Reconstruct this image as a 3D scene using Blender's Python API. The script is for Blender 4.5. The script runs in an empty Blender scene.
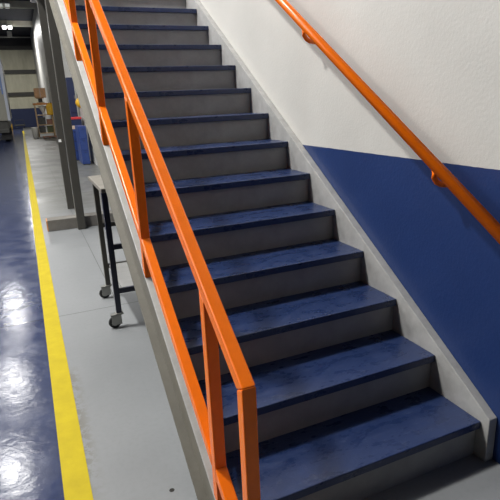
import bpy, bmesh, math, random
from mathutils import Vector, Matrix
random.seed(4)
C = bpy.context.scene.collection
RISE, GO = .18, .2853
SL = RISE / GO
NSTEP = 18
XL, XR = -1.15, 0.0            # inner faces of the two stringers
WALL = 0.046                   # face of the right wall
FAR = 45.0

# ------------------------------------------------------------------ materials
def lin(c):
    return tuple(((v/255)/12.92 if v/255 <= .04045 else ((v/255+.055)/1.055)**2.4) for v in c)

def mat(name, col, rough=.5, metal=0., var=0., vscale=6., bump=0., bscale=60., rvar=0., spec=.5, coat=0.):
    """painted / raw surface: noise-varied colour, roughness and bump in object space"""
    m = bpy.data.materials.new(name); m.use_nodes = True
    nt = m.node_tree; b = nt.nodes['Principled BSDF']
    b.inputs['Roughness'].default_value = rough; b.inputs['Metallic'].default_value = metal
    b.inputs['Specular IOR Level'].default_value = spec
    b.inputs['Coat Weight'].default_value = coat
    c = (*col, 1)
    b.inputs['Base Color'].default_value = c
    tc = nt.nodes.new('ShaderNodeTexCoord')
    if var or rvar:
        n = nt.nodes.new('ShaderNodeTexNoise'); n.inputs['Scale'].default_value = vscale
        n.inputs['Detail'].default_value = 6; n.inputs['Roughness'].default_value = .65
        nt.links.new(tc.outputs['Object'], n.inputs['Vector'])
        if var:
            r = nt.nodes.new('ShaderNodeValToRGB')
            r.color_ramp.elements[0].position = .3; r.color_ramp.elements[1].position = .7
            r.color_ramp.elements[0].color = (*[v*(1-var) for v in col], 1)
            r.color_ramp.elements[1].color = (*[min(1, v*(1+var)) for v in col], 1)
            nt.links.new(n.outputs['Fac'], r.inputs['Fac']); nt.links.new(r.outputs['Color'], b.inputs['Base Color'])
        if rvar:
            q = nt.nodes.new('ShaderNodeMapRange')
            q.inputs['From Min'].default_value = .3; q.inputs['From Max'].default_value = .7
            q.inputs['To Min'].default_value = max(.05, rough-rvar); q.inputs['To Max'].default_value = min(1, rough+rvar)
            nt.links.new(n.outputs['Fac'], q.inputs['Value']); nt.links.new(q.outputs['Result'], b.inputs['Roughness'])
    if bump:
        n2 = nt.nodes.new('ShaderNodeTexNoise'); n2.inputs['Scale'].default_value = bscale; n2.inputs['Detail'].default_value = 4
        nt.links.new(tc.outputs['Object'], n2.inputs['Vector'])
        bp = nt.nodes.new('ShaderNodeBump'); bp.inputs['Strength'].default_value = bump; bp.inputs['Distance'].default_value = .01
        nt.links.new(n2.outputs['Fac'], bp.inputs['Height']); nt.links.new(bp.outputs['Normal'], b.inputs['Normal'])
    return m

def emis(name, col, s):
    m = bpy.data.materials.new(name); m.use_nodes = True
    b = m.node_tree.nodes['Principled BSDF']
    b.inputs['Base Color'].default_value = (.8, .8, .8, 1)
    b.inputs['Emission Color'].default_value = (*col, 1); b.inputs['Emission Strength'].default_value = s
    return m

class NT:
    """small helper for hand-wired node materials"""
    def __init__(s, name):
        s.m = bpy.data.materials.new(name); s.m.use_nodes = True
        s.t = s.m.node_tree; s.b = s.t.nodes['Principled BSDF']
        s.tc = s.t.nodes.new('ShaderNodeTexCoord')
        s.xyz = s.t.nodes.new('ShaderNodeSeparateXYZ'); s.t.links.new(s.tc.outputs['Object'], s.xyz.inputs[0])
    def put(s, v, i):
        if hasattr(v, 'links'): s.t.links.new(v, i)
        elif v is not None:
            i.default_value = v if not isinstance(v, tuple) or len(v) == 4 else (*v, 1)
    def math(s, op, a, b=None, c=None):
        n = s.t.nodes.new('ShaderNodeMath'); n.operation = op
        for v, i in zip((a, b, c), n.inputs): s.put(v, i)
        return n.outputs[0]
    def step(s, v, a, b):           # smooth 0..1 while v goes a..b
        n = s.t.nodes.new('ShaderNodeMapRange'); n.interpolation_type = 'SMOOTHSTEP'
        s.put(v, n.inputs[0]); n.inputs[1].default_value = a; n.inputs[2].default_value = b
        return n.outputs[0]
    def lerp(s, v, a, b, lo=0., hi=1.):
        n = s.t.nodes.new('ShaderNodeMapRange'); s.put(v, n.inputs[0])
        for k, x in enumerate((lo, hi, a, b)): n.inputs[k+1].default_value = x
        return n.outputs[0]
    def mix(s, f, a, b, blend='MIX'):
        n = s.t.nodes.new('ShaderNodeMix'); n.data_type = 'RGBA'; n.blend_type = blend
        s.put(f, n.inputs[0]); s.put(a, n.inputs[6]); s.put(b, n.inputs[7])
        return n.outputs[2]
    def noise(s, scale, detail=5, rough=.6, vec=None, stretch=None):
        n = s.t.nodes.new('ShaderNodeTexNoise'); n.inputs['Scale'].default_value = scale
        n.inputs['Detail'].default_value = detail; n.inputs['Roughness'].default_value = rough
        src = s.tc.outputs['Object']
        if stretch:
            mp = s.t.nodes.new('ShaderNodeMapping'); mp.inputs['Scale'].default_value = stretch
            s.t.links.new(src, mp.inputs[0]); src = mp.outputs[0]
        s.t.links.new(src, n.inputs['Vector'])
        return n.outputs['Fac']
    def bump(s, h, strength, dist=.01):
        n = s.t.nodes.new('ShaderNodeBump'); n.inputs['Strength'].default_value = strength; n.inputs['Distance'].default_value = dist
        s.put(h, n.inputs['Height']); s.t.links.new(n.outputs[0], s.b.inputs['Normal'])

def near(s, v, c, w):               # 1 inside |v-c|<w
    return s.math('LESS_THAN', s.math('ABSOLUTE', s.math('SUBTRACT', v, c)), w)

NAVY = (.0105, .030, .118)
def floor_mat():
    s = NT('painted_concrete')
    x, y = s.xyz.outputs[0], s.xyz.outputs[1]
    big = s.noise(.9, 4); fine = s.noise(45, 3); mid = s.noise(7, 6, .7)
    blue = s.mix(s.lerp(mid, 0, 1, .35, .7), (.021, .030, .074), (.034, .046, .102))
    blue = s.mix(s.step(s.noise(22, 6, .75, stretch=(1, .35, 1)), .62, .74), blue, (.085, .10, .155))
    gray = s.mix(s.lerp(big, 0, 1, .3, .7), (.188, .196, .202), (.226, .235, .241))
    gray = s.mix(s.lerp(fine, 0, .25, .45, .75), gray, (.16, .165, .17))
    # worn, dirty fringe along the yellow line
    d = s.math('SUBTRACT', x, -1.572)
    fringe = s.math('MULTIPLY', s.math('SUBTRACT', 1, s.step(d, .0, .075)), s.step(s.noise(19, 5, .7), .44, .54))
    fringe = s.math('MULTIPLY', fringe, s.math('MULTIPLY', s.step(y, .3, .9), s.math('SUBTRACT', 1, s.step(y, 1.55, 1.75))))
    gray = s.mix(fringe, gray, (.155, .15, .135))
    # duller, browner concrete deeper in the hall, beyond the column beam
    gray = s.mix(s.math('MULTIPLY', s.step(y, 5.6, 7.5), s.lerp(s.noise(1.3, 5, stretch=(1, 4, 1)), .55, 1, .35, .6)), gray, (.115, .116, .108))
    col = s.mix(s.math('GREATER_THAN', x, -1.63), blue, gray)
    # saw-cut joints
    j = near(s, y, 2.55, .004)
    for jy in (-3.6, 6.45, 12.6, 18.7, 24.8, 30.9, 37): j = s.math('MAXIMUM', j, near(s, y, jy, .006))
    j = s.math('MAXIMUM', j, s.math('MULTIPLY', near(s, x, -1.12, .003), s.math('GREATER_THAN', y, 2.55)))
    col = s.mix(s.math('MULTIPLY', j, .75), col, (.03, .03, .032))
    # an old bolt hole
    hx = s.math('SUBTRACT', x, -1.267); hy = s.math('SUBTRACT', y, .411)
    hole = s.math('LESS_THAN', s.math('ADD', s.math('MULTIPLY', hx, hx), s.math('MULTIPLY', hy, hy)), .011**2)
    col = s.mix(hole, col, (.02, .018, .015))
    s.put(col, s.b.inputs['Base Color'])
    s.b.inputs['Specular IOR Level'].default_value = .25
    rb = s.lerp(s.noise(5, 6, .75), .10, .22, .35, .65)
    rg = s.lerp(big, .30, .46, .35, .65)
    mx = s.t.nodes.new('ShaderNodeMix'); mx.data_type = 'FLOAT'
    s.put(s.math('GREATER_THAN', x, -1.63), mx.inputs[0]); s.put(rb, mx.inputs[2]); s.put(rg, mx.inputs[3])
    s.put(mx.outputs[0], s.b.inputs['Roughness'])
    s.bump(s.math('ADD', s.noise(16, 4, .65), s.math('MULTIPLY', s.noise(4, 3, .6), 1.5)), .13, .006)
    return s.m

def wall_mat():
    s = NT('two_tone_wall_paint')
    y, z = s.xyz.outputs[1], s.xyz.outputs[2]
    white = s.mix(s.lerp(s.noise(1.6, 4), 0, 1, .3, .7), (.525, .520, .492), (.575, .570, .540))
    lowblue = s.mix(s.lerp(s.noise(2.5, 4), 0, 1, .3, .7), NAVY, (.012, .034, .132))
    edge = s.math('ADD', z, s.lerp(s.noise(30, 2), -.0007, .0007, .3, .7))
    isblue = s.math('MULTIPLY', s.math('LESS_THAN', edge, 1.243), s.math('LESS_THAN', y, 8.))
    s.put(s.mix(isblue, white, lowblue), s.b.inputs['Base Color'])
    s.b.inputs['Roughness'].default_value = .42
    h = s.math('ADD', s.noise(70, 5, .6), s.math('MULTIPLY', s.noise(16, 3), .7))
    s.bump(h, .16, .008)
    return s.m

def far_mat():
    s = NT('insulated_far_wall')
    z = s.xyz.outputs[2]
    beige = s.mix(s.lerp(s.noise(.8, 6, .7, stretch=(2.5, 1, .6)), 0, 1, .3, .7), (.42, .40, .29), (.60, .58, .45))
    top = s.math('GREATER_THAN', z, 6.2)
    col = s.mix(top, beige, (.03, .03, .034))
    low = s.math('LESS_THAN', z, 1.5)
    s.put(s.mix(low, col, (.014, .024, .075)), s.b.inputs['Base Color'])
    s.b.inputs['Roughness'].default_value = .7
    s.bump(s.noise(1.5, 4), .4, .1)
    return s.m

def tread_mat():
    s = NT('worn_blue_floor_paint')
    m = s.noise(17, 6, .62, stretch=(.6, 1.2, 1))
    col = s.mix(s.lerp(m, 0, 1, .33, .7), (.0105, .023, .078), (.0175, .035, .108))
    sc = s.noise(75, 6, .8, stretch=(.5, 1.4, 1))
    col = s.mix(s.math('MULTIPLY', s.step(sc, .54, .70), .6), col, (.10, .13, .21))
    s.put(col, s.b.inputs['Base Color'])
    s.put(s.lerp(m, .22, .42, .35, .65), s.b.inputs['Roughness'])
    s.bump(s.noise(55, 5, .6), .15, .004)
    return s.m

M = dict(
    floor=floor_mat(), wall=wall_mat(), far=far_mat(), tread=tread_mat(),
    yellow=mat('yellow_line_paint', (.43, .335, .003), .6, var=.10, vscale=9, bump=.05, spec=.2),
    riser=mat('grey_riser_paint', (.30, .30, .29), .5, var=.14, vscale=7, bump=.06),
    skirt=mat('light_grey_stringer_paint', (.36, .36, .352), .45, var=.16, vscale=12, bump=.10, bscale=40),
    channel=mat('grey_steel_paint', (.39, .388, .375), .42, var=.12, vscale=10),
    orange=mat('orange_gloss_enamel', (.88, .165, .002), .27, var=.06, vscale=14, bump=.03, bscale=120, spec=.35),
    web=mat('brown_grey_steel_paint', (.145, .136, .113), .5, var=.12, vscale=9),
    column=mat('dark_bronze_paint', (.055, .052, .045), .33, var=.12, vscale=5),
    timber=mat('grey_weathered_beam', (.15, .14, .125), .7, var=.2, vscale=8, bump=.2),
    tip=mat('orange_paint_tip', (.50, .22, .08), .6, var=.2),
    cart_top=mat('grey_worktop', (.19, .175, .15), .6, var=.18, vscale=14),
    navy_metal=mat('navy_enamel', (.008, .011, .035), .35, var=.1),
    brown_metal=mat('brown_grey_steel', (.075, .07, .06), .45, var=.1),
    rubber=mat('black_rubber', (.012, .012, .013), .6, bump=.1),
    zinc=mat('zinc_plate', (.30, .30, .28), .4, metal=.6, var=.1),
    hub=mat('pale_grey_hub', (.42, .42, .40), .5, var=.1),
    shelf_gray=mat('grey_shelf_board', (.22, .22, .215), .55, var=.15),
    deck=mat('dark_roof_deck', (.035, .038, .055), .7, var=.2, vscale=1),
    beam=mat('grey_roof_beam', (.75, .72, .62), .6, var=.15, vscale=2),
    girt=mat('dark_girt', (.035, .033, .028), .6, var=.15, vscale=2),
    hallwall=mat('pale_hall_wall', (.42, .41, .38), .7, var=.08, vscale=.7),
    lamp_body=mat('lamp_housing', (.45, .45, .45), .5, var=.05),
    lamp=emis('lamp_glow', (1, .98, .94), 6.), lamp_dim=emis('lamp_dim_glow', (.95, 1, .95), .45),
    pipe=mat('pale_pipe', (.45, .45, .42), .5, var=.05),
    card=mat('cardboard', (.60, .35, .19), .8, var=.18, vscale=7),
    pine=mat('bare_pine', (.52, .36, .20), .65, var=.2, vscale=9),
    orange_board=mat('orange_board', (.58, .24, .07), .6, var=.12),
    whiteplast=mat('white_plastic', (.72, .71, .66), .4, var=.05),
    yellowplast=mat('yellow_fabric', (.70, .40, .02), .6, var=.18, vscale=9, bump=.2, bscale=14),
    darkjunk=mat('dark_grey_metal', (.05, .05, .045), .5, var=.3, vscale=6),
    olive=mat('olive_canvas', (.09, .10, .045), .8, var=.2),
    redwood=mat('reddish_pallet', (.26, .13, .09), .7, var=.2),
    cabblue=mat('royal_blue_enamel', (.022, .050, .20), .4, var=.08),
    cabnavy=mat('dark_blue_enamel', (.012, .022, .075), .4, var=.08),
    red=mat('red_enamel', (.55, .035, .04), .4, var=.08),
    tan=mat('tan_strip', (.55, .42, .33), .6, var=.08),
    truckbody=mat('beige_truck_paint', (.26, .255, .215), .5, var=.06, vscale=1.5),
    truckwhite=mat('white_truck_trim', (.42, .45, .52), .4, var=.05),
    truckblue=mat('blue_truck_stripe', (.12, .20, .42), .4, var=.05),
    taillight=mat('red_lens', (.30, .02, .02), .25, var=.05),
    sticker=mat('white_sticker', (.75, .75, .72), .6, var=.05),
)

# ------------------------------------------------------------------ mesh helpers
def obj(name, bm, material, parent=None, smooth=False):
    me = bpy.data.meshes.new(name)
    bmesh.ops.recalc_face_normals(bm, faces=bm.faces)
    if parent is not None:
        bmesh.ops.translate(bm, verts=bm.verts, vec=-root_of(parent))
    bm.to_mesh(me); bm.free()
    for p in me.polygons: p.use_smooth = smooth
    me.materials.append(material if not isinstance(material, str) else M[material])
    o = bpy.data.objects.new(name, me); C.objects.link(o)
    if parent is not None: o.parent = parent
    return o
def root_of(o):
    v = Vector(o.location)
    while o.parent: o = o.parent; v += o.location
    return v
def thing(name, label, cat, loc=(0, 0, 0), group=None):
    o = bpy.data.objects.new(name, None); o.empty_display_size = .05
    C.objects.link(o); o.location = loc
    o['label'] = label; o['category'] = cat
    if group: o['group'] = group
    return o
def tag(o, label, cat, group=None):
    o['label'] = label; o['category'] = cat
    if group: o['group'] = group
    return o
def struct(name, bm, material, label=None):
    o = obj(name, bm, material); o['kind'] = 'structure'
    if label: o['label'] = label
    return o
def bevel(bm, w, seg=2, ang=30):
    if w:
        es = [e for e in bm.edges if len(e.link_faces) == 2 and e.calc_face_angle(0) > math.radians(ang)]
        bmesh.ops.bevel(bm, geom=es, offset=w, segments=seg, affect='EDGES', profile=.5)
    return bm
def box(a, b, w=0., seg=2, bm=None):
    t = bmesh.new()
    bmesh.ops.create_cube(t, size=1)
    for v in t.verts:
        v.co = Vector([a[i] + (v.co[i]+.5)*(b[i]-a[i]) for i in range(3)])
    bevel(t, w, seg)
    return join(bm, t)
def join(bm, t):
    if bm is None: return t
    me = bpy.data.meshes.new('tmp'); t.to_mesh(me); t.free(); bm.from_mesh(me); bpy.data.meshes.remove(me)
    return bm
def prism(yz, x0, x1, w=0., seg=2, bm=None):        # outline in the y-z plane, extruded along x
    t = bmesh.new()
    a = [t.verts.new((x0, y, z)) for y, z in yz]; b = [t.verts.new((x1, y, z)) for y, z in yz]
    t.faces.new(a); t.faces.new(b[::-1])
    n = len(yz)
    for i in range(n): t.faces.new((a[i], b[i], b[(i+1) % n], a[(i+1) % n]))
    bmesh.ops.recalc_face_normals(t, faces=t.faces)
    bevel(t, w, seg)
    return join(bm, t)
def xprism(xz, y0, y1, w=0., bm=None):
    t = bmesh.new()
    a = [t.verts.new((x, y0, z)) for x, z in xz]; b = [t.verts.new((x, y1, z)) for x, z in xz]
    t.faces.new(a); t.faces.new(b[::-1]); n = len(xz)
    for i in range(n): t.faces.new((a[i], b[i], b[(i+1) % n], a[(i+1) % n]))
    bmesh.ops.recalc_face_normals(t, faces=t.faces); bevel(t, w)
    return join(bm, t)
def tube(pts, r, n=20, bm=None):
    t = bmesh.new(); pts = [Vector(p) for p in pts]; rings = []
    up = Vector((0, 0, 1))
    for i, p in enumerate(pts):
        d = (pts[min(i+1, len(pts)-1)] - pts[max(i-1, 0)]).normalized()
        s = d.cross(up if abs(d.z) < .95 else Vector((0, 1, 0))).normalized(); u = s.cross(d)
        rings.append([t.verts.new(p + (s*math.cos(a)+u*math.sin(a))*r) for a in [2*math.pi*k/n for k in range(n)]])
    for q, w in zip(rings, rings[1:]):
        for k in range(n): t.faces.new((q[k], q[(k+1) % n], w[(k+1) % n], w[k]))
    t.faces.new(rings[0][::-1]); t.faces.new(rings[-1])
    return join(bm, t)
def lathe(prof, at, axis='z', n=24, bm=None):       # profile of (radius, height)
    t = bmesh.new(); rings = []
    for r, h in prof:
        ring = []
        for k in range(n):
            a = 2*math.pi*k/n; c, s = r*math.cos(a), r*math.sin(a)
            v = {'z': (c, s, h), 'x': (h, c, s), 'y': (c, h, s)}[axis]
            ring.append(t.verts.new(Vector(v)+Vector(at)))
        rings.append(ring)
    for q, w in zip(rings, rings[1:]):
        for k in range(n): t.faces.new((q[k], q[(k+1) % n], w[(k+1) % n], w[k]))
    t.faces.new(rings[0]); t.faces.new(rings[-1])
    return join(bm, t)
def dup(root, loc, label=None, group=None):
    r = root.copy(); C.objects.link(r); r.location = loc
    if label: r['label'] = label
    if group: r['group'] = group
    for ch in list(root.children):
        c = ch.copy(); C.objects.link(c); c.parent = r
        for g in ch.children:
            d = g.copy(); C.objects.link(d); d.parent = c
    return r
def line(off, y, k=0.): return SL*y + off + k*y

# ------------------------------------------------------------------ the setting
HALL = -19.0
ROOF = 7.05
struct('floor', box((HALL, -9, -.2), (WALL+.2, FAR+.2, 0)), 'floor')
struct('wall_right', box((WALL, -9, 0), (WALL+.2, FAR+.2, ROOF)), 'wall')
struct('wall_far', box((HALL, FAR, 0), (WALL, FAR+.2, ROOF)), 'far')
struct('wall_left', box((HALL-.2, -9, 0), (HALL, FAR+.2, ROOF)), 'hallwall')
struct('ceiling', box((HALL-.2, -9, ROOF), (WALL+.2, FAR+.2, ROOF+.2)), 'deck')
struct('trim_1', box((-1.680, -9, 0), (-1.572, 38, .0015)), 'yellow', 'yellow line painted along the aisle between blue and grey floor')
for k, z in enumerate((2.62, 4.32, 6.1)):
    struct('trim_%d' % (k+2), box((HALL, FAR-.2, z-.14), (WALL, FAR, z+.14)), 'girt')
for k, y in enumerate((-6.5, -.5, 5.5, 11.5, 18.5, 25.6, 30.6, 37.6)):
    struct('trim_%d' % (k+5), box((HALL, y, ROOF-.34), (WALL, y+.25, ROOF)), 'beam')

# ------------------------------------------------------------------ staircase
st = thing('staircase', 'straight staircase with worn blue treads and grey risers rising along the wall', 'stairs', (-.57, 0, 0))
TT = .036
tread0 = obj('tread', box((XL, 0, RISE-TT), (XR, GO+.034, RISE), .004), 'tread', st)
riser0 = obj('riser', box((XL, .022, 0), (XR, .034, RISE-TT), .0), 'riser', st)
for k in range(1, NSTEP):
    for src in (tread0, riser0):
        c = src.copy(); C.objects.link(c); c.parent = st
        c.location = (0, k*GO, k*RISE)
YT = NSTEP*GO
sk = .235
s = obj('stringer', prism([(-.04, 0), (-.04, line(sk, -.04)), (YT, line(sk, YT)), (YT, line(-.12, YT)), (.19, 0)], XR+.0005, WALL-.0005, .003), 'skirt', st)
s['label'] = 'light grey skirt stringer against the wall'
bf, th = -.12, .014
def tfl(y): return line(.235 + .012*y, y)
XO = -1.2
bmc = prism([(-.06, 0), (-.06, tfl(-.06)-th), (YT, tfl(YT)-th), (YT, line(bf, YT)), (-bf/SL, 0)], XL-.012, XL-.0005)
prism([(-bf/SL, 0), (-(bf+th)/SL, 0.0), (YT, line(bf+th, YT)), (YT, line(bf, YT))][::-1], XO, XL-.012, bm=bmc)
s = obj('stringer', bmc, 'web', st)
s['label'] = 'brown grey steel channel stringer under the orange guardrail'
s = obj('flange', prism([(-.06, tfl(-.06)-th+.0003), (-.06, tfl(-.06)), (YT, tfl(YT)), (YT, tfl(YT)-th+.0003)], XO, XL-.0005, .002), 'channel', s)
s['label'] = 'light grey top flange'
# landing at the head of the flight
obj('landing', box((XO, YT+.03, NSTEP*RISE-.16), (XR, YT+2.6, NSTEP*RISE), .004), 'channel', st)

# ------------------------------------------------------------------ orange guardrail
gr = thing('guardrail', 'orange square-tube guardrail on the open side of the stairs', 'railing', (XO, 0, .2))
TB, TTp, TK = .980, 1.030, .045       # underside and top of the top rail above the stair line
PY = [-.274, 0., .853, 1.690, 2.490, 3.470, 4.330]
PW = .040
XI = XO + PW
ze = lambda o, y: SL*y + o + TK*y
yb, yf = PY[0]+PW, PY[0]
YE = 5.0
obj('top_rail', prism([(yb, ze(TB, yb)), (yf, ze(TTp, yf)), (YE, ze(TTp, YE)), (YE, ze(TB, YE))], XO, XI, .005, 3), 'orange', gr, False)
obj('post', prism([(yf, 0), (yb, 0), (yb, ze(TB, yb)), (yf, ze(TTp, yf))], XO, XI, .004, 3), 'orange', gr)
for y in PY[1:]:
    obj('post', prism([(y, tfl(y)+.0003), (y+PW, tfl(y+PW)+.0003), (y+PW, ze(TB, y+PW)), (y, ze(TB, y))], XO, XI, .004, 3), 'orange', gr)
bc = lambda y: SL*y + .370 + .045*y
for a, b in zip(PY, PY[1:]):
    a += PW
    h = .024
    obj('bottom_rail', prism([(a, bc(a)-h), (a, bc(a)+h), (b, bc(b)+h), (b, bc(b)-h)], XO, XI, .004, 3), 'orange', gr)

# ------------------------------------------------------------------ wall handrail
hr = thing('handrail', 'round orange handrail pipe running up the white and blue wall', 'handrail', (WALL, 0, .9))
HX, HO, HRAD = -.07, 1.065, .0245
obj('rail', tube([(HX, y, line(HO, y)) for y in (-.55, 4.6)], HRAD, 28), 'orange', hr, True)
for y in (.298, 1.372, 2.45, 3.53):
    zc = line(.980, y)
    br = obj('bracket', tube([(WALL-.006, y, zc-.004), (0., y, zc-.006), (-.030, y, zc-.002), (-.052, y, zc+.010), (HX+.003, y, zc+.030), (HX, y, line(HO, y)-HRAD*.9)], .0125, 14), 'orange', hr, True)
    obj('wall_plate', lathe([(.001, WALL-.009), (.017, WALL-.009), (.022, WALL-.006), (.022, WALL-.0005), (.001, WALL-.0005)], (0, y, zc), 'x', 28), 'orange', br)

# ------------------------------------------------------------------ columns and the beam at their feet
def column(x, y, label):
    t = thing('support_column', label, 'column', (x, y, 0), 'steel columns under the landing')
    obj('shaft', box((x-.05, y-.05, 0), (x+.05, y+.05, NSTEP*RISE-.162), .008, 3), 'column', t)
    return t
c1 = column(-1.098, 5.43, 'dark bronze steel column in front of the grey floor beam')
c2 = column(-1.105, 6.95, 'dark bronze steel column farther back, behind the grey floor beam')
obj('sticker', box((-1.145, 6.8985, 1.03), (-1.105, 6.8995, 1.07)), 'sticker', c2)
fb = thing('floor_beam', 'grey beam lying across the floor at the foot of the dark columns', 'beam', (-.9, 5.62, 0))
obj('beam_body', box((-1.50, 5.50, 0), (-.12, 5.70, .145), .006), 'timber', fb)
obj('end_cap', box((-1.515, 5.505, .002), (-1.5005, 5.695, .14), .003), 'tip', fb)

# ------------------------------------------------------------------ rolling cart half under the stairs
ct = thing('rolling_cart', 'dark rolling cart with grey worktop parked half under the stairs', 'cart', (-.9, 2.45, 0))
CX0, CX1, CY0, CY1, CTOP = -1.175, -.62, 2.13, 2.76, .985
obj('worktop', box((CX0-.022, CY0-.04, CTOP), (CX1+.03, CY1+.035, CTOP+.03), .004), 'cart_top', ct)
def leg(x, y, m):
    lg = obj('leg', box((x-.019, y-.019, .115), (x+.019, y+.019, CTOP-.0005), .003), m, ct)
    ca = obj('caster', box((x-.028, y-.028, .1055), (x+.028, y+.028, .1145), .001), 'zinc', lg)
    q = box((x-.058, y-.022, .03), (x+.012, y-.017, .105)); box((x-.058, y+.017, .03), (x+.012, y+.022, .105), bm=q)
    box((x-.058, y-.022, .1), (x+.02, y+.022, .105), bm=q)
    # the fork joins the plate: same mesh
    me = bpy.data.meshes.new('fork'); bmesh.ops.translate(q, verts=q.verts, vec=-root_of(lg)); q.from_mesh(ca.data); q.to_mesh(ca.data); q.free(); bpy.data.meshes.remove(me)
    w = lathe([(.012, -.013), (.034, -.013), (.043, -.009), (.045, 0), (.043, .009), (.034, .013), (.012, .013)], (x-.036, y, .0455), 'y', 28)
    wo = obj('wheel', w, 'rubber', lg)
    h = lathe([(.001, -.0165), (.022, -.0165), (.024, -.013), (.024, .013), (.022, .0165), (.001, .0165)], (x-.036, y, .0455), 'y', 20)
    obj('wheel_hub', h, 'hub', lg)
for x, y, m in ((CX0, CY0, 'navy_metal'), (CX1, CY0, 'navy_metal'), (CX0+.02, CY1, 'brown_metal'), (CX1, CY1, 'brown_metal')):
    leg(x, y, m)
for z, y, m in ((.60, CY0, 'navy_metal'), (.275, CY0, 'navy_metal'), (.62, CY1, 'brown_metal'), (.275, CY1, 'brown_metal')):
    xa = CX0+.0195 + (.02 if y == CY1 else 0)
    obj('crossbar', box((xa, y-.013, z-.018), (CX1-.0195, y+.013, z+.018), .002), m, ct)
obj('lower_shelf', box((CX0+.045, CY0+.0135, .262), (CX1-.002, CY1-.0135, .288), .002), 'shelf_gray', ct)

# ------------------------------------------------------------------ lamps under the roof
def lamp(x, y, label, z=6.45, dim=False, power=0., size=(.6, 1.2)):
    t = thing('ceiling_lamp', label, 'lamp', (x, y, z), 'high-bay lamps of the hall')
    b = xprism([(x-.33, z+.02), (x+.33, z+.02), (x+.25, z+.10), (x-.25, z+.10)], y-.62, y+.62, .008)
    obj('housing', b, 'lamp_body', t)
    for sx in (-.17, .17):
        obj('tube_lamp', box((x+sx-.11, y-.60, z-.03), (x+sx+.11, y+.60, z+.0195), .012), 'lamp_dim' if dim else 'lamp', t)
    obj('hanger', tube([(x, y, z+.09), (x, y, ROOF)], .012, 8), 'girt', t)
    if power:
        L = bpy.data.lights.new('hall_lamp', 'AREA'); L.shape = 'RECTANGLE'; L.size, L.size_y = size; L.energy = power
        L.color = (1, .985, .955)
        o = bpy.data.objects.new('hall_lamp', L); C.objects.link(o); o.location = (x, y, z-.05)
OFF = 'white twin-tube hall lamp hung overhead, outside the picture'
for y, p in ((2.7, 560), (6.6, 150), (9.7, 150), (13.9, 170), (20., 190)):
    lamp(-3.05, y, OFF, power=p, size=(.45, .5) if y < 3 else (.6, 1.2))
lamp(-1.55, 30.5, 'unlit-looking grey ceiling lamp, higher of the two in the picture', z=6.75, dim=True)
lamp(-1.55, 37.0, 'brightly glowing twin-tube ceiling lamp under the dark roof', z=6.55, power=650)
for x in (-6., -9., -12.):
    for y in (2.6, 5.6, 8.6): lamp(x, y, OFF, power=215, size=(1.1, 1.3))
for y in (16., 24., 33.): lamp(-9., y, OFF, power=330)  # unseen lamps added for general fill and a brighter far wall
pp = thing('roof_pipe', 'thin pale pipe running below the dark roof', 'pipe', (-5, 42, 6.5))
obj('pipe_run', tube([(HALL, 42.3, 6.58), (WALL-.01, 42.3, 6.58)], .035, 10), 'pipe', pp, True)
obj('junction_box', box((-1.62, 42.1, 6.60), (-1.30, 42.25, 6.95), .02), 'pipe', pp)

# ------------------------------------------------------------------ far down the aisle
# truck at the left edge of the picture
TX, TY = -2.10, 26.0
tr = thing('parked_truck', 'beige box truck with dark tyres parked at the left edge', 'truck', (TX-1.2, TY+3, 0))
obj('cargo_box', box((TX-2.4, TY, .98), (TX, TY+6, 3.95), .04, 3), 'truckbody', tr)
obj('corner_post', box((TX-.10, TY-.03, .98), (TX+.03, TY+.10, 3.95), .02), 'truckwhite', tr)
obj('corner_stripe', box((TX-.17, TY-.02, 2.2), (TX-.105, TY-.001, 3.9), .005), 'truckblue', tr)
obj('door_frame', box((TX-2.35, TY-.03, 2.42), (TX-.18, TY-.001, 2.50), .005), 'truckwhite', tr)
obj('chassis', box((TX-2.2, TY+.1, .55), (TX-.12, TY+7.6, .975), .03), 'darkjunk', tr)
obj('bumper', box((TX-2.35, TY-.12, .42), (TX-.1, TY+.095, .62), .03), 'darkjunk', tr)
obj('cab', prism([(TY+6.1, .98), (TY+8.1, .98), (TY+8.1, 2.0), (TY+7.6, 3.0), (TY+6.1, 3.0)], TX-2.25, TX-.15, .06), 'truckwhite', tr)
for wx in (TX-.27, TX-2.1):
    for wy in (TY+.75, TY+1.75, TY+6.9):
        w = obj('tyre', lathe([(.26, -.13), (.46, -.13), (.5, -.09), (.5, .09), (.46, .13), (.26, .13)], (wx, wy, .5), 'x', 32), 'rubber', tr)
        obj('rim', lathe([(.02, -.11), (.255, -.11), (.255, .11), (.02, .11)], (wx, wy, .5), 'x', 20), 'darkjunk', w)
obj('mud_flap', box((TX-.5, TY+.16, .1), (TX-.06, TY+.18, .545), .004), 'rubber', tr)

# small things along the foot of the far wall
jug = thing('canister', 'small yellow canister on the floor by the truck and far wall', 'canister', (-2.5, 42.2, 0))
obj('body', lathe([(.15, 0), (.17, .03), (.17, .36), (.13, .44), (.06, .46)], (-2.5, 42.2, 0), 'z', 20), 'yellowplast', jug, True)
obj('cap', lathe([(.06, .4605), (.06, .53), (.04, .54)], (-2.5, 42.2, 0), 'z', 16), 'darkjunk', jug)
dl = thing('platform_trolley', 'low dark platform trolley in front of the blue far wainscot', 'trolley', (-1.8, 44.2, 0))
obj('platform', box((-2.2, 43.9, .17), (-1.4, 44.5, .28), .02), 'darkjunk', dl)
obj('handle', tube([(-2.15, 44.45, .281), (-2.15, 44.45, .62), (-1.45, 44.45, .62), (-1.45, 44.45, .281)], .02, 10), 'darkjunk', dl)
for wx in (-2.1, -1.5):
    for wy in (43.98, 44.42):
        obj('wheel', lathe([(.02, -.025), (.08, -.025), (.08, .025), (.02, .025)], (wx, wy, .0805), 'x', 16), 'rubber', dl)

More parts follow.
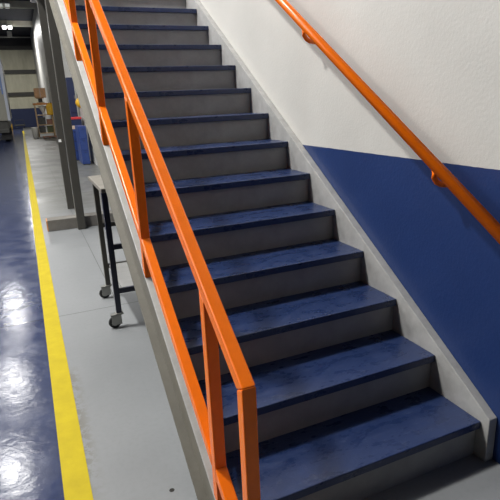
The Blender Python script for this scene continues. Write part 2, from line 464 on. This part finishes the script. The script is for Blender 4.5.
# storage rack against the wall
RX0, RX1, RY0, RY1 = -.86, -.08, 28.0, 28.8
rk = thing('storage_rack', 'pine storage rack with orange top board against the far right wall', 'rack', (-.4, 28.4, 0))
for x in (RX0, RX1):
    for y in (RY0, RY1):
        obj('upright', box((x-.025, y-.025, 0), (x+.025, y+.025, 1.6595), .004), 'pine', rk)
obj('top_board', box((RX0-.08, RY0-.06, 1.66), (RX1+.06, RY1+.06, 1.75), .006), 'orange_board', rk)
for z in (.20, .62, 1.12):
    obj('shelf', box((RX0-.02, RY0+.03, z), (RX1+.02, RY1-.03, z+.04), .004), 'pine', rk)
sp = thing('cable_spool', 'tan cable spool standing on the orange top board of the rack', 'spool', (-.55, 28.4, 1.751))
obj('drum', lathe([(.10, 1.79), (.10, 1.985)], (-.55, 28.4, 0), 'z', 20), 'darkjunk', sp)
for z in (1.751, 1.986):
    obj('flange', lathe([(.20, z), (.20, z+.035)], (-.55, 28.4, 0), 'z', 24), 'pine', sp)
cb = thing('cardboard_box', 'cardboard box on top of the spool above the rack', 'box', (-.52, 28.4, 2.03))
obj('carton', box((-.80, 28.15, 2.0225), (-.24, 28.65, 2.50), .015), 'card', cb)
obj('tape', box((-.55, 28.1475, 2.03), (-.49, 28.1495, 2.50)), 'tan', cb)
fn = thing('funnel', 'white plastic funnel standing on the upper shelf of the rack', 'funnel', (-.50, 28.3, 1.161))
obj('cone', lathe([(.035, 1.24), (.21, 1.58), (.225, 1.60), (.20, 1.59), (.02, 1.24)], (-.50, 28.3, 0), 'z', 28), 'whiteplast', fn)
obj('spout', lathe([(.05, 1.161), (.035, 1.2395), (.02, 1.2395), (.02, 1.161)], (-.50, 28.3, 0), 'z', 20), 'whiteplast', fn)
for (x, y, z, dx, dy, dz, m, lb, nm) in (
    (-.66, 28.35, .241, .30, .40, .30, 'darkjunk', 'dark toolbox on the lowest shelf of the pine rack, beside the bucket', 'toolbox'),
    (-.28, 28.35, .241, .28, .40, .33, 'olive', 'olive canvas case on the lowest shelf of the pine rack', 'canvas_case'),
    (-.62, 28.35, .661, .34, .42, .36, 'darkjunk', 'dark metal crate on the middle shelf of the pine rack', 'crate'),
    (-.26, 28.35, .661, .26, .40, .26, 'redwood', 'reddish wooden crate on the middle shelf of the pine rack', 'wooden_crate')):
    t = thing(nm, lb, nm.replace('_', ' '), (x, y, z))
    obj('case_body', box((x-dx/2, y-dy/2, z), (x+dx/2, y+dy/2, z+dz*.8), .015), m, t)
    obj('lid', box((x-dx/2-.008, y-dy/2-.008, z+dz*.801), (x+dx/2+.008, y+dy/2+.008, z+dz), .01), m, t)
# yellow jacket hanging off the near corner of the rack
jk = bmesh.new()
prof = [(1.13, .16), (1.20, .19), (1.36, .20), (1.52, .22), (1.62, .20), (1.70, .11), (1.74, .05)]
rows = []
for z, hw in prof:
    rows.append([jk.verts.new((-.14 + hw*math.cos(a)*(1+.10*math.sin(5*a+z*9)), 27.82 + .09*math.sin(a)*(1+.15*math.cos(4*a)), z)) for a in [2*math.pi*k/28 for k in range(28)]])
for q, w in zip(rows, rows[1:]):
    for k in range(28): jk.faces.new((q[k], q[(k+1) % 28], w[(k+1) % 28], w[k]))
jk.faces.new(rows[0]); jk.faces.new(rows[-1])
tag(obj('jacket', jk, 'yellowplast', None, True), 'yellow jacket hanging from the near side of the pine rack', 'jacket')
bk = thing('bucket', 'white bucket on the floor at the left side of the pine rack', 'bucket', (-1.05, 27.7, 0))
obj('pail', lathe([(.13, 0), (.17, .50), (.18, .52), (.16, .52), (.12, .02)], (-1.05, 27.7, 0), 'z', 24), 'whiteplast', bk, True)
obj('lid', lathe([(.185, .5205), (.185, .55), (.02, .56)], (-1.05, 27.7, 0), 'z', 24), 'whiteplast', bk)
pl = thing('pallet', 'low reddish pallet on the floor in front of the pine rack', 'pallet', (-.4, 27.4, 0))
for k in range(4): obj('slat', box((-.75, 27.05+k*.14, .0605), (-.02, 27.15+k*.14, .085), .003), 'redwood', pl)
for x in (-.7, -.42, -.12): obj('runner', box((x, 27.05, 0), (x+.06, 27.57, .06), .003), 'redwood', pl)

# blue cabinets on the floor beyond the columns
def cabinet(x0, x1, y0, y1, h, label, red):
    t = thing('tool_cabinet', label, 'cabinet', ((x0+x1)/2, (y0+y1)/2, 0), 'blue tool cabinets along the wall')
    obj('carcass', box((x0, y0, .02), (x1, y1, h), .01), 'cabblue', t)
    obj('plinth', box((x0+.02, y0+.02, 0), (x1-.02, y1-.02, .0195)), 'darkjunk', t)
    if red:
        obj('tray', box((x0-.005, y0-.005, h+.0005), (x1, y1, h+.10), .006), 'tan', t)
        obj('drawer', box((x0-.005, y0-.005, h+.1005), (x1, y1, h+.27), .006), 'cabnavy', t)
        obj('red_top', box((x0-.02, y0-.02, h+.2705), (x1+.01, y1+.01, h+.33), .01), 'red', t)
    for k in range(3):
        z = .08 + k*(h-.1)/3
        d = obj('drawer', box((x0+.02, y0-.012, z), (x1-.02, y0-.0005, z+(h-.1)/3-.02), .003), 'cabblue', t)
        obj('drawer_pull', box((x0+.08, y0-.03, z+(h-.1)/3-.06), (x1-.08, y0-.0125, z+(h-.1)/3-.045), .003), 'cabnavy', d)
    return t
cabinet(-.42, -.03, 14.3, 14.9, .90, 'blue tool cabinet with red top seen between column and stairs', True)
cabinet(-.27, -.07, 13.0, 13.9, 1.02, 'plain royal blue cabinet nearer the stairs than the red-topped one', False)
lk = thing('wall_locker', 'tall narrow dark blue locker standing above the red-topped cabinet', 'locker', (-.13, 15.25, 0))
obj('locker_body', box((-.23, 15.1, 0), (-.03, 15.4, 2.35), .01), 'cabnavy', lk)
obj('locker_door', box((-.22, 15.085, 1.35), (-.04, 15.0995, 2.3), .004), 'cabnavy', lk)
obj('latch', box((-.07, 15.07, 1.75), (-.055, 15.0845, 1.85), .002), 'zinc', lk)
hh = thing('hard_hat', 'yellow hard hat hanging on the white wall above the blue cabinets', 'hard hat', (-.01, 14.2, 1.6))
obj('shell', lathe([(.15, WALL-.01), (.145, -.02), (.11, -.09), (.05, -.13), (.005, -.14)], (0, 14.2, 1.62), 'x', 24), 'yellowplast', hh, True)
obj('brim', lathe([(.19, WALL-.001), (.19, WALL-.012), (.14, WALL-.014)], (0, 14.2, 1.62), 'x', 24), 'yellowplast', hh)

# ------------------------------------------------------------------ world and camera
w = bpy.data.worlds.new('world'); bpy.context.scene.world = w; w.use_nodes = True
w.node_tree.nodes['Background'].inputs[0].default_value = (.92, .96, 1, 1)
w.node_tree.nodes['Background'].inputs[1].default_value = .06

def rot(a, b, c):
    F = Vector((math.sin(b)*math.cos(a), math.cos(b)*math.cos(a), -math.sin(a)))
    R = Vector((math.cos(b), -math.sin(b), 0)); U = R.cross(F)
    return R*math.cos(c)+U*math.sin(c), -R*math.sin(c)+U*math.cos(c), F
cam = bpy.data.cameras.new('camera'); co = bpy.data.objects.new('camera', cam); C.objects.link(co)
R, U, F = rot(.2942, .4052, -.0421)
co.matrix_world = Matrix(((R.x, U.x, -F.x, -1.6024), (R.y, U.y, -F.y, -1.3008), (R.z, U.z, -F.z, 1.5453), (0, 0, 0, 1)))
cam.sensor_width = 36; cam.lens = 36; cam.clip_start = .02; cam.clip_end = 200
sc = bpy.context.scene
sc.camera = co
sc.view_settings.view_transform = 'Standard'; sc.view_settings.look = 'None'
sc.view_settings.gamma = 1; sc.view_settings.use_curve_mapping = False
sc.view_settings.exposure = -0.40
